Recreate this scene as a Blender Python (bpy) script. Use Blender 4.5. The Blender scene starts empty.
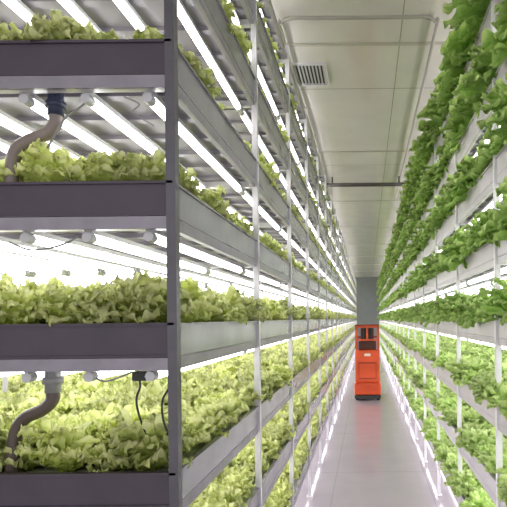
import bpy, math, random
from mathutils import Vector, Matrix
random.seed(7)
S=bpy.context.scene
S.view_settings.view_transform='Standard'
S.view_settings.look='None'
S.view_settings.exposure=0.4
CZ=1.6
def srgb(r,g,b):
    f=lambda c:(c/255/12.92 if c/255<=0.04045 else ((c/255+0.055)/1.055)**2.4)
    return (f(r),f(g),f(b),1)
def mat(name,col,rough=0.5,metal=0.0,noise=0.0,nscale=8,bump=0.0,emis=None,estr=0):
    m=bpy.data.materials.new(name); m.use_nodes=True
    nt=m.node_tree; b=nt.nodes['Principled BSDF']
    b.inputs['Base Color'].default_value=col
    b.inputs['Roughness'].default_value=rough
    b.inputs['Metallic'].default_value=metal
    if noise or bump:
        tc=nt.nodes.new('ShaderNodeTexCoord'); n=nt.nodes.new('ShaderNodeTexNoise')
        n.inputs['Scale'].default_value=nscale; n.inputs['Detail'].default_value=5
        nt.links.new(tc.outputs['Object'],n.inputs['Vector'])
        if noise:
            r=nt.nodes.new('ShaderNodeValToRGB')
            r.color_ramp.elements[0].position=.3; r.color_ramp.elements[1].position=.7
            r.color_ramp.elements[0].color=tuple(c*(1-noise) for c in col[:3])+(1,)
            r.color_ramp.elements[1].color=tuple(min(1,c*(1+noise)) for c in col[:3])+(1,)
            nt.links.new(n.outputs['Fac'],r.inputs['Fac']); nt.links.new(r.outputs['Color'],b.inputs['Base Color'])
        if bump:
            bp=nt.nodes.new('ShaderNodeBump'); bp.inputs['Strength'].default_value=bump; bp.inputs['Distance'].default_value=.01
            nt.links.new(n.outputs['Fac'],bp.inputs['Height']); nt.links.new(bp.outputs['Normal'],b.inputs['Normal'])
    if emis:
        b.inputs['Emission Color'].default_value=emis; b.inputs['Emission Strength'].default_value=estr
    return m
class MB:
    def __init__(s): s.v=[];s.f=[]
    def box(s,x0,x1,y0,y1,z0,z1):
        n=len(s.v)
        s.v+=[(x0,y0,z0),(x1,y0,z0),(x1,y1,z0),(x0,y1,z0),(x0,y0,z1),(x1,y0,z1),(x1,y1,z1),(x0,y1,z1)]
        s.f+=[tuple(n+i for i in q) for q in [(0,3,2,1),(4,5,6,7),(0,1,5,4),(1,2,6,5),(2,3,7,6),(3,0,4,7)]]
    def tube(s,pts,r,n=10,caps=True):
        pts=[Vector(p) for p in pts]; base=len(s.v)
        up=None
        for i,p in enumerate(pts):
            t=(pts[min(i+1,len(pts)-1)]-pts[max(i-1,0)]).normalized()
            if up is None:
                up=Vector((0,0,1)) if abs(t.z)<.9 else Vector((1,0,0))
            a=t.cross(up).normalized(); b=a.cross(t).normalized(); up=b
            rr=r[i] if isinstance(r,(list,tuple)) else r
            for k in range(n):
                an=2*math.pi*k/n
                s.v.append(tuple(p+a*math.cos(an)*rr+b*math.sin(an)*rr))
        for i in range(len(pts)-1):
            for k in range(n):
                k2=(k+1)%n
                s.f.append((base+i*n+k,base+i*n+k2,base+(i+1)*n+k2,base+(i+1)*n+k))
        if caps:
            s.f.append(tuple(base+k for k in range(n))[::-1]); e=base+(len(pts)-1)*n
            s.f.append(tuple(e+k for k in range(n)))
    def obj(s,name,m,parent=None,smooth=False,bevel=0):
        me=bpy.data.meshes.new(name); me.from_pydata(s.v,[],s.f); me.update()
        if smooth:
            for p in me.polygons: p.use_smooth=True
        me.materials.append(m)
        o=bpy.data.objects.new(name,me); S.collection.objects.link(o)
        if parent: o.parent=parent
        if bevel:
            md=o.modifiers.new('bev','BEVEL'); md.width=bevel; md.segments=2
        return o
def empty(name,loc=(0,0,0)):
    e=bpy.data.objects.new(name,None); e.location=loc; S.collection.objects.link(e); return e
def bez(pts,n=8):
    out=[]
    P=[Vector(p) for p in pts]
    P=[2*P[0]-P[1]]+P+[2*P[-1]-P[-2]]
    for i in range(1,len(P)-2):
        for k in range(n):
            t=k/n
            a,b,c,d=P[i-1],P[i],P[i+1],P[i+2]
            out.append(.5*((2*b)+(c-a)*t+(2*a-5*b+4*c-d)*t*t+(3*b-a-3*c+d)*t**3))
    out.append(P[-2]); return out

# ---------- materials
M_post=mat('galvanised_post',srgb(205,202,208),.35,.2,.06,20)
M_postr=mat('white_post',srgb(225,223,228),.4,.0,.04,20)
M_post_shade=mat('shaded_post',srgb(94,91,98),.4,.3,.08,20)  # galvanised post darkened: shade on the rack's front end put into the colour
M_tray_side=mat('tray_side_metal',srgb(154,151,160),.25,.35,.12,6)
M_tray_sr=mat('tray_side_white',srgb(196,189,197),.4,.0,.06,6)
M_tray_end=mat('tray_end_plastic',srgb(78,69,81),.5,0,.12,9)
M_beam=mat('end_beam_metal',srgb(146,141,151),.4,.3,.12,14)
M_pan=mat('shelf_pan',srgb(128,123,132),.45,.1,.05,5)
M_board=mat('foam_board',srgb(205,210,180),.7)
M_tube=mat('led_tube',(1,1,1,1),.4,emis=(1,.985,.985,1),estr=6.0)
M_fill=mat('added_fill_tube',(1,1,1,1),.4,emis=(1,.97,.93,1),estr=14.0)  # added emitter to brighten the ceiling, not part of the grow lighting
M_house=mat('tube_housing',srgb(200,200,203),.4)
M_pipe=mat('pvc_pipe',srgb(134,122,116),.45,0,.1,12)
M_collar=mat('pipe_collar',srgb(44,50,76),.5)
M_cable=mat('black_cable',srgb(40,40,42),.5)
M_wcable=mat('grey_cable',srgb(140,140,140),.5)

# ---------- levels
LV=[-1.21,-.817,-.425,-.014,.375,.762,1.154,1.546]
LV=[CZ+z for z in LV]
TOP=CZ+1.89
Y0=1.425; BAY=1.083; NB=23; Y1=Y0+BAY*NB
def rack(xa,xb,right=False,detail=True):
    """xa = aisle-side x, xb = far x"""
    root=empty('growing_rack')
    sg=1 if xb>xa else -1
    lo,hi=min(xa,xb),max(xa,xb)
    posts=MB(); first=MB()
    pw=.026
    for k in range(NB+1):
        y=Y0+BAY*k
        for x in ((xa,xb)):
            s_=sg if x==xa else -sg
            t=first if (k==0) else posts
            x0,x1=sorted((x,x+s_*pw))
            xo=sorted((x,x+s_*.004))
            t.box(x0,x1,y-.004,y,0.006,TOP)
            t.box(xo[0],xo[1],y,y+pw,0.006,TOP)
            t.box(x0-.012,x1+.012,y-.02,y+.04,0,.006)
        for z in LV+[TOP+.0]:
            posts.box(lo+.01,hi-.01,y+.004,y+.03,z-.124,z-.096)
    posts.obj('uprights',M_postr if right else M_post,root); first.obj('end_uprights',M_post_shade if not right else M_postr,root)
    sides=MB();ends=MB();beams=MB();pans=MB();boards=MB();tubes=MB();hous=MB();fills=MB()
    ix0,ix1=lo+.012,hi-.012
    for li,z in enumerate(LV+[TOP+.03]):
        top=li==len(LV)
        zb=z-.088
        if not top:
            for k in range(NB):
                ya=Y0+BAY*k+.004; yb=Y0+BAY*(k+1)-.004
                if k==0: ya=Y0+.012
                for xs in ((ix0,ix0+.006),(ix1-.006,ix1)):
                    sides.box(xs[0],xs[1],ya,yb,zb,z)
                sides.box(ix0-.008,ix0+.012,ya,yb,z,z+.006)
                sides.box(ix1-.012,ix1+.008,ya,yb,z,z+.006)
            ends.box(ix0,ix1,Y0+.004,Y0+.012,zb,z)
            ends.box(ix0-.004,ix1+.004,Y0-.004,Y0+.016,z,z+.007)
            ends.box(ix0,ix1,Y0-.002,Y0+.006,zb+.0,zb+.006)
            boards.box(ix0+.008,ix1-.008,Y0+.014,Y1,z-.03,z-.02)
        pans.box(ix0+.006,ix1-.006,Y0+.012,Y1,zb-.002,zb+.002)
        y=Y0+.1
        while y<Y1:
            pans.box(ix0+.01,ix1-.01,y,y+.035,zb-.016,zb-.002); y+=.18
        beams.box(ix0,ix0+.02,Y0+.004,Y1,z-.124,zb-.002)
        beams.box(ix1-.02,ix1,Y0+.004,Y1,z-.124,zb-.002)
        beams.box(ix0,ix1,Y0-.002,Y0+.006,z-.124,zb-.002)
        zt=z-.142
        nx=7; 
        for i in range(nx):
            x=xa+sg*(.085+i*.172)
            if x>hi-.03 or x<lo+.03: continue
            k=0
            while k<NB:
                span=1 if k<8 else 5
                ya=Y0+BAY*k+.05; yb=Y0+BAY*min(k+span,NB)-.03
                tubes.tube([(x,ya,zt),(x,yb,zt)],.0125,8)
                if k<12:
                    hous.box(x-.012,x+.012,ya-.02,yb+.02,zt+.012,zt+.026)
                    hous.tube([(x,ya-.03,zt),(x,ya,zt)],.0145,8)
                    hous.tube([(x,yb,zt),(x,yb+.03,zt)],.0145,8)
                k+=span
    # added light tubes on the rack tops, put there to brighten the ceiling
    for xu in (xa+sg*.25,xb-sg*.25):
        for k in range(0,NB,1):
            ya=Y0+BAY*k+.1
            fills.tube([(xu,ya,TOP+.0),(xu,ya+.9,TOP+.0)],.0125,8)
            hous.box(xu-.02,xu+.02,ya,ya+.9,TOP-.055,TOP-.02)  # base strip under the added tubes
    sides.obj('tray_sides',M_tray_sr if right else M_tray_side,root)
    ends.obj('tray_ends',M_tray_end if not right else M_tray_sr,root)
    beams.obj('shelf_beams',M_beam if not right else M_tray_sr,root); pans.obj('shelf_pans',M_pan,root)
    boards.obj('planting_boards',M_board,root); fills.obj('added_ceiling_fill',M_fill,root,True)
    tubes.obj('led_tubes',M_tube,root,True); hous.obj('tube_housings',M_house,root)
    return root
rack(-.52,-1.76)
rack(-1.80,-3.0,detail=False)
rack(.62,1.86,right=True)

# ---------- lettuce
def leafmat(name,c1,c2,c3,trans=.35):
    m=bpy.data.materials.new(name); m.use_nodes=True; nt=m.node_tree
    b=nt.nodes['Principled BSDF']; out=nt.nodes['Material Output']
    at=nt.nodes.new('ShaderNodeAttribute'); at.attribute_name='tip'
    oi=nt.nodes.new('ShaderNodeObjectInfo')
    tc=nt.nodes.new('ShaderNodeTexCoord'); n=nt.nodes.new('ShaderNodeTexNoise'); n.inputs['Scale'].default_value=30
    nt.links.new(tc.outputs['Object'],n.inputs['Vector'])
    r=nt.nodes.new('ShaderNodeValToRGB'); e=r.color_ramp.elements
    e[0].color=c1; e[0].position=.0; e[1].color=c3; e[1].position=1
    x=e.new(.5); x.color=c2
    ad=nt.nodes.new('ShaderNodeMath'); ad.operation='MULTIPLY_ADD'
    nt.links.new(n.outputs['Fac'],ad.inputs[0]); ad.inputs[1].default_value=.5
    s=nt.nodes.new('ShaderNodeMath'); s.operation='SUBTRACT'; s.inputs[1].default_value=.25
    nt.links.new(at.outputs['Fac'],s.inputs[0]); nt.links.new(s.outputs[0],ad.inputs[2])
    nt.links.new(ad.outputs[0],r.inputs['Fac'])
    hs=nt.nodes.new('ShaderNodeHueSaturation')
    mr=nt.nodes.new('ShaderNodeMapRange'); mr.inputs['To Min'].default_value=.75; mr.inputs['To Max'].default_value=1.15
    nt.links.new(oi.outputs['Random'],mr.inputs['Value']); nt.links.new(mr.outputs[0],hs.inputs['Value'])
    nt.links.new(r.outputs['Color'],hs.inputs['Color'])
    nt.links.new(hs.outputs['Color'],b.inputs['Base Color']); b.inputs['Roughness'].default_value=.45
    t=nt.nodes.new('ShaderNodeBsdfTranslucent'); nt.links.new(hs.outputs['Color'],t.inputs['Color'])
    mx=nt.nodes.new('ShaderNodeMixShader'); mx.inputs[0].default_value=trans
    nt.links.new(b.outputs[0],mx.inputs[1]); nt.links.new(t.outputs[0],mx.inputs[2])
    nt.links.new(mx.outputs[0],out.inputs['Surface'])
    return m
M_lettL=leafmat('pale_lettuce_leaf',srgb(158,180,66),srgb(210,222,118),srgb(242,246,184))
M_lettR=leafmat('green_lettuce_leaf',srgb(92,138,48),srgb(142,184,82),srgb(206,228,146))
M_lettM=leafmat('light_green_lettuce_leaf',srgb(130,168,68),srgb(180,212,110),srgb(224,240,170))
def lettuce(name,m,nleaf,L,W,frill,cyc,seed,e_in,e_out,bend,dome=.2,NU=16,NV=10,jit=.0022):
    rnd=random.Random(seed); v=[];f=[];tip=[]
    for i in range(nleaf):
        q=i/(nleaf-1)
        az=i*2.39996+rnd.uniform(-.3,.3)
        el=math.radians(e_out+(e_in-e_out)*(1-q)**.8+rnd.uniform(-8,8))
        ll=L*(1-dome*q)*rnd.uniform(.82,1.1)*(.75+.25*min(1,q*4)); ww=W*(.7+.35*q)*rnd.uniform(.85,1.15)
        ph=rnd.uniform(0,6.28); ph2=rnd.uniform(0,6.28); base=len(v)
        px,pz=.006,.0
        bd=math.radians(bend*rnd.uniform(.5,1.3))
        tw=rnd.uniform(-.5,.5)
        ca,sa=math.cos(az),math.sin(az)
        for a in range(NU+1):
            u=a/NU
            e=el-bd*u*u
            if a: px+=math.cos(e)*ll/NU; pz+=math.sin(e)*ll/NU
            w=ww*math.sqrt(max(0,1-((u-.62)/.62)**2)) if u<.62 else ww*math.sqrt(max(0,1-((u-.62)/.40)**2))
            w=max(w,.006)
            for c in range(NV+1):
                s=-1+2*c/NV
                edge=max(abs(s),(u-.5)*1.9)
                edge=max(0,min(1,edge))
                amp=frill*edge**2*(.25+.75*min(1,u*1.6))
                th=math.atan2(s*1.0,(1.05-u))
                d=amp*(math.sin(cyc*th*2+cyc*u*3+ph)+.5*math.sin(cyc*4.3*u+s*7+ph2))
                cup=.22*w*s*s
                lx=px-math.sin(e)*(d+cup)
                lz=pz+math.cos(e)*(d+cup)+tw*s*w*.4
                ly=s*w*(1+.16*math.sin(cyc*5*u+ph2))
                lx+=rnd.uniform(-1,1)*jit*edge; lz+=rnd.uniform(-1,1)*jit*edge; ly+=rnd.uniform(-1,1)*jit*edge
                v.append((lx*ca-ly*sa,lx*sa+ly*ca,max(lz,-.03)))
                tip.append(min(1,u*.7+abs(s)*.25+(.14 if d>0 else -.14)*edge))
        for a in range(NU):
            for c in range(NV):
                k=base+a*(NV+1)+c
                f.append((k,k+1,k+NV+2,k+NV+1))
    me=bpy.data.meshes.new(name); me.from_pydata(v,[],f)
    for p in me.polygons: p.use_smooth=True
    at=me.attributes.new('tip','FLOAT','POINT'); at.data.foreach_set('value',tip)
    me.materials.append(m); me.update()
    return me
def crop(name,meshes,pts):
    col=bpy.data.collections.new(name+'_heads')
    for me in meshes:
        o=bpy.data.objects.new('lettuce_head',me); col.objects.link(o)
    me=bpy.data.meshes.new(name); me.from_pydata([p[:3] for p in pts],[],[])
    a=me.attributes.new('scl','FLOAT','POINT'); a.data.foreach_set('value',[p[3] for p in pts])
    a=me.attributes.new('idx','INT','POINT'); a.data.foreach_set('value',[random.randrange(len(meshes)) for p in pts])
    r=[]
    for p in pts:
        r+=[random.uniform(-.12,.12),random.uniform(-.12,.12),random.uniform(0,6.28)]
    a=me.attributes.new('rot','FLOAT_VECTOR','POINT'); a.data.foreach_set('vector',r)
    o=bpy.data.objects.new(name,me); S.collection.objects.link(o)
    ng=bpy.data.node_groups.new(name+'_gn','GeometryNodeTree')
    ng.interface.new_socket('Geometry',in_out='INPUT',socket_type='NodeSocketGeometry')
    ng.interface.new_socket('Geometry',in_out='OUTPUT',socket_type='NodeSocketGeometry')
    N=ng.nodes; Lk=ng.links
    gi=N.new('NodeGroupInput'); go=N.new('NodeGroupOutput')
    ip=N.new('GeometryNodeInstanceOnPoints'); ci=N.new('GeometryNodeCollectionInfo')
    ci.inputs['Collection'].default_value=col; ci.inputs['Separate Children'].default_value=True; ci.inputs['Reset Children'].default_value=True
    ip.inputs['Pick Instance'].default_value=True
    def na(nm,t):
        n=N.new('GeometryNodeInputNamedAttribute'); n.data_type=t; n.inputs['Name'].default_value=nm; return [q for q in n.outputs if q.enabled and q.name=='Attribute'][0]
    Lk.new(gi.outputs[0],ip.inputs['Points']); Lk.new(ci.outputs[0],ip.inputs['Instance'])
    Lk.new(na('idx','INT'),ip.inputs['Instance Index']); Lk.new(na('rot','FLOAT_VECTOR'),ip.inputs['Rotation']); Lk.new(na('scl','FLOAT'),ip.inputs['Scale'])
    Lk.new(ip.outputs[0],go.inputs[0])
    md=o.modifiers.new('scatter','NODES'); md.node_group=ng
    return o
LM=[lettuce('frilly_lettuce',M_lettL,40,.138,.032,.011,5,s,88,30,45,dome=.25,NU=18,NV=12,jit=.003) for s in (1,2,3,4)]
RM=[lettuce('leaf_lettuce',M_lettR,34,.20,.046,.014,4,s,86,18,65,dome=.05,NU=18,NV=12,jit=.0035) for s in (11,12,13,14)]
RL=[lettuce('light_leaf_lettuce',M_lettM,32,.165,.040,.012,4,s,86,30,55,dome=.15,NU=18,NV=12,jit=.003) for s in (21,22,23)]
ptsA=[];ptsB=[];ptsC=[];ptsD=[]
for li,z in enumerate(LV):
    x=-.63
    while x>-1.70:
        y=Y0+.11
        while y<Y1-.05:
            ptsA.append((x+random.uniform(-.02,.02),y+random.uniform(-.02,.02),z-.018,random.uniform(.75,1.15)*(1.22 if li in(2,3) else 1.05)))
            y+=.125
        x-=.13
    x=-1.92
    while x>-2.9:
        y=Y0+.1
        while y<12:
            ptsB.append((x+random.uniform(-.02,.02),y+random.uniform(-.02,.02),z-.018,random.uniform(.8,1.05))); y+=.14
        x-=.15
    x=.70
    while x<1.8:
        y=Y0+.1
        while y<Y1-.05:
            big={3:1.0,4:1.08,5:1.12,6:1.2,7:1.3}.get(li,1.0)
            if y>7 and li>3: big=1.0+(big-1)*.4
            (ptsC if li>=3 else ptsD).append((x+random.uniform(-.03,.03),y+random.uniform(-.03,.03),z-.018,random.uniform(.72,1.2)*big)); y+=.16
        x+=.18
crop('frilly_lettuce_crop',LM,ptsA)
crop('frilly_lettuce_crop',LM[:2],ptsB)
crop('leaf_lettuce_crop',RM,ptsC)
crop('leaf_lettuce_crop',RL,ptsD)

# ---------- room
H=CZ+2.12; YB=27.0; YF=-1.5; XL=-3.3; XR=2.3
def seam_mat(name,col,seamcol,sx,sy,rough,w=.004,noise=.04,axes='XY',offx=0.0,offy=0.0,spec=.5):
    m=mat(name,col,rough,0,noise,3); nt=m.node_tree; b=nt.nodes['Principled BSDF']
    b.inputs['Specular IOR Level'].default_value=spec
    ge=nt.nodes.new('ShaderNodeNewGeometry'); sp=nt.nodes.new('ShaderNodeSeparateXYZ'); nt.links.new(ge.outputs['Position'],sp.inputs[0])
    res=[]
    for ax,s,of in ((axes[0],sx,offx),(axes[1],sy,offy)):
        a=nt.nodes.new('ShaderNodeMath'); a.operation='ADD'; a.inputs[1].default_value=100*s+of; nt.links.new(sp.outputs[ax],a.inputs[0])
        q=nt.nodes.new('ShaderNodeMath'); q.operation='MODULO'; q.inputs[1].default_value=s; nt.links.new(a.outputs[0],q.inputs[0])
        l=nt.nodes.new('ShaderNodeMath'); l.operation='LESS_THAN'; l.inputs[1].default_value=w*(1 if ax=='X' else 1.5); nt.links.new(q.outputs[0],l.inputs[0]); res.append(l)
    mxx=nt.nodes.new('ShaderNodeMath'); mxx.operation='MAXIMUM'; nt.links.new(res[0].outputs[0],mxx.inputs[0]); nt.links.new(res[1].outputs[0],mxx.inputs[1])
    mix=nt.nodes.new('ShaderNodeMix'); mix.data_type='RGBA'; nt.links.new(mxx.outputs[0],mix.inputs['Factor'])
    src=b.inputs['Base Color'].links[0].from_socket
    nt.links.new(src,mix.inputs['A']); mix.inputs['B'].default_value=seamcol
    nt.links.new(mix.outputs['Result'],b.inputs['Base Color'])
    return m
M_floor=seam_mat('floor_vinyl',srgb(176,167,174),srgb(140,133,140),.9,1.8,.1,offx=.33)
M_ceil=seam_mat('ceiling_panel',srgb(212,209,202),srgb(160,155,146),.95,2.4,.15,w=.008,offx=.68)
M_wall=seam_mat('wall_panel',srgb(190,188,190),srgb(160,160,160),1.2,3,.4,axes='YZ')
M_back=mat('wall_back_paint',srgb(134,137,139),.6,0,.05,3)
def slab(n,a,m):
    b=MB(); b.box(*a); return b.obj(n,m)
slab('floor',(XL,XR,YF,YB,-.1,0),M_floor)
slab('ceiling',(XL,XR,YF,YB,H,H+.1),M_ceil)
slab('wall_left',(XL-.1,XL,YF,YB,0,H),M_wall)
slab('wall_right',(XR,XR+.1,YF,YB,0,H),M_wall)
slab('wall_back',(XL-.1,XR+.1,YB,YB+.1,0,H),M_back)
b=MB()
for y in (4.0,6.6,9.4,12.2,15,17.8,20.6,23.4): b.box(XL,XR,y,y+.03,H-.012,H)
b.obj('trim_1',mat('ceiling_joint_strip',srgb(176,172,160),.4))
g=empty('ceiling_air_vent',(-.5,4.5,H))
b=MB()
w=.18
b.box(-w,w,-.2,-.18,-.02,0);b.box(-w,w,.18,.2,-.02,0);b.box(-w,-w+.02,-.18,.18,-.02,0);b.box(w-.02,w,-.18,.18,-.02,0)
b.obj('frame',M_house,g)
b=MB()
for i in range(11):
    x=-w+.032+i*.0295
    b.box(x,x+.012,-.18,.18,-.016,-.004)
b.obj('louvres',mat('louvre_grey',srgb(190,190,188),.5),g)
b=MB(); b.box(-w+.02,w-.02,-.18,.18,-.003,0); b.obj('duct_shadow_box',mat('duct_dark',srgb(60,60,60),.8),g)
b=MB()
zc=H-.04
b.tube(bez([(-.60,9,zc),(-.60,6,zc),(-.60,3.85,zc),(-.58,3.66,zc),(-.50,3.6,zc),(-.3,3.6,zc),(.3,3.6,zc),(.42,3.6,zc),(.5,3.66,zc),(.52,3.85,zc),(.52,6,zc),(.52,9,zc)],6),.014,8)
b.obj('ceiling_conduit',mat('conduit_grey',srgb(156,152,144),.4),None,True)
b=MB(); yb=7.8; zb=CZ+2.0
b.tube([(-.66,yb,zb),(.62,yb,zb)],.03,12)
b.tube([(-.5,yb,zb),(-.5,yb,H)],.012,8); b.tube([(.5,yb,zb),(.5,yb,H)],.012,8)
b.obj('overhead_pipe',mat('pipe_brown',srgb(70,64,60),.4,.2),None,True)
b=MB(); b.tube([(-.05,3.4,H),(-.05,3.4,H-.02),(-.05,3.4,H-.035)],[.05,.05,.03],20); b.obj('smoke_detector',M_house,None,True)

# ---------- drain pipes and cables
def X(px): return (px-367)/365
def Z(py): return CZ+(318-py)/365
yf=Y0+.06
r1=empty('drain_pipe')
b=MB(); b.tube([(X(45),yf,Z(72)),(X(45),yf,Z(104))],.021,14); b.tube([(X(45),yf,Z(90)),(X(45),yf,Z(96))],.027,14); b.obj('collar',M_collar,r1,True)
b=MB(); b.tube(bez([(X(45),yf,Z(102)),(X(44),yf,Z(113)),(X(34),yf,Z(123)),(X(14),yf,Z(131)),(X(3),yf,Z(140)),(X(-1),yf,Z(156)),(X(-2),yf,Z(183))]),.018,12); b.obj('hose',M_pipe,r1,True)
r1=empty('drain_pipe')
b=MB(); b.tube([(X(39),yf,Z(360)),(X(39),yf,Z(392))],.021,14); b.tube([(X(39),yf,Z(376)),(X(39),yf,Z(383))],.027,14); b.obj('collar',M_wcable,r1,True)
b=MB(); b.tube(bez([(X(39),yf,Z(390)),(X(38),yf,Z(400)),(X(28),yf,Z(410)),(X(8),yf,Z(420)),(X(-1),yf,Z(438)),(X(-5),yf,Z(478))]),.018,12); b.obj('hose',mat('drain_hose',srgb(88,76,70),.45,0,.1,12),r1,True)
def cable(pts,m,r=.003,y=yf-.02):
    b=MB(); b.tube(bez([(X(p[0]),y,Z(p[1])) for p in pts]),r,6); b.obj('power_cable',m,None,True)
cable([(130,370),(133,385),(129,400),(133,420),(141,440)],M_cable)
cable([(166,368),(164,385),(156,400),(156,418),(160,432)],M_cable)
cable([(0,236),(20,244),(40,243),(58,238),(70,232)],M_wcable)
cable([(40,140),(52,120),(60,108),(72,100),(82,92)],M_wcable)
cable([(120,88),(135,96),(128,104),(140,112),(150,118)],M_wcable,.002)
cable([(80,372),(95,380),(110,377),(125,371)],M_wcable)
b=MB(); b.box(X(126),X(140),yf-.03,yf+.01,Z(380),Z(371)); b.obj('cable_junction_box',M_cable,None,False,.003)

# ---------- orange lift machine
mc=empty('electric_order_picker',(0,10.1,0))
MO=mat('orange_paint',srgb(218,82,38),.4,0,.05,5); MK=mat('black_rubber',srgb(35,35,35),.6); MR=mat('dark_red_frame',srgb(150,50,30),.4)
b=MB(); b.box(-.26,.26,0,.5,.1,.34); b.box(-.24,.24,-.02,.35,.34,.98); b.obj('body',MO,mc,False,.03)
b=MB(); b.box(-.255,.255,-.03,.55,.04,.1); b.obj('bumper',MK,mc,False,.01)
b=MB()
for x in (-.2,.2):
    for y in (.05,.85): b.tube([(x-.03,y,.06),(x+.03,y,.06)],.06,18)
b.obj('wheels',MK,mc,True)
b=MB(); b.box(-.24,-.14,.5,1.2,.06,.12); b.box(.14,.24,.5,1.2,.06,.12); b.obj('fork_legs',MO,mc,False,.01)
b=MB()
for x in (-.24,.19):
    b.box(x,x+.05,.3,.38,.34,1.46)
b.box(-.24,.24,.3,.38,1.41,1.47); b.box(-.2,.2,.3,.36,1.2,1.24)
b.obj('mast',MR,mc,False,.006)
b=MB()
for x in (-.22,.19): b.box(x,x+.03,-.02,.01,.98,1.44)
b.box(-.22,.22,-.02,.01,1.41,1.45); b.box(-.2,.2,-.02,.01,1.16,1.19); b.box(-.015,.015,-.02,.01,1.19,1.41)
b.obj('guard_rail',MO,mc,False,.004)
b=MB(); b.box(-.17,.17,.06,.24,.98,1.14); b.box(-.13,.13,.28,.31,1.0,1.4); b.obj('control_console',mat('console_grey',srgb(84,44,38),.5),mc,False,.01)
b=MB(); b.tube([(-.05,.26,1.0),(-.05,.26,1.4)],.02,10); b.tube([(.06,.26,1.0),(.06,.26,1.4)],.02,10); b.obj('lift_cylinders',MK,mc,True)
b=MB(); b.box(-.06,.06,-.035,-.02,.86,.91); b.obj('label_plate',mat('label_white',srgb(225,215,200),.4),mc)
b=MB(); b.box(-.17,.17,-.028,-.02,.42,.44); b.box(-.17,.17,-.028,-.02,.72,.74); b.box(-.17,-.16,-.028,-.02,.42,.74); b.box(.16,.17,-.028,-.02,.42,.74); b.obj('panel_seams',MR,mc)

# ---------- world + camera
w=bpy.data.worlds.new('World'); S.world=w; w.use_nodes=True
w.node_tree.nodes['Background'].inputs[0].default_value=(1,.98,1,1)
w.node_tree.nodes['Background'].inputs[1].default_value=.9
cam=bpy.data.cameras.new('camera'); co=bpy.data.objects.new('camera',cam); S.collection.objects.link(co)
co.location=(0,0,CZ); co.rotation_euler=(math.radians(90),math.radians(.6),0)
cam.sensor_width=36; cam.lens=520/507*36
cam.shift_x=-(367-253.5)/507; cam.shift_y=(318-253.5)/507
cam.clip_start=.02
S.camera=co
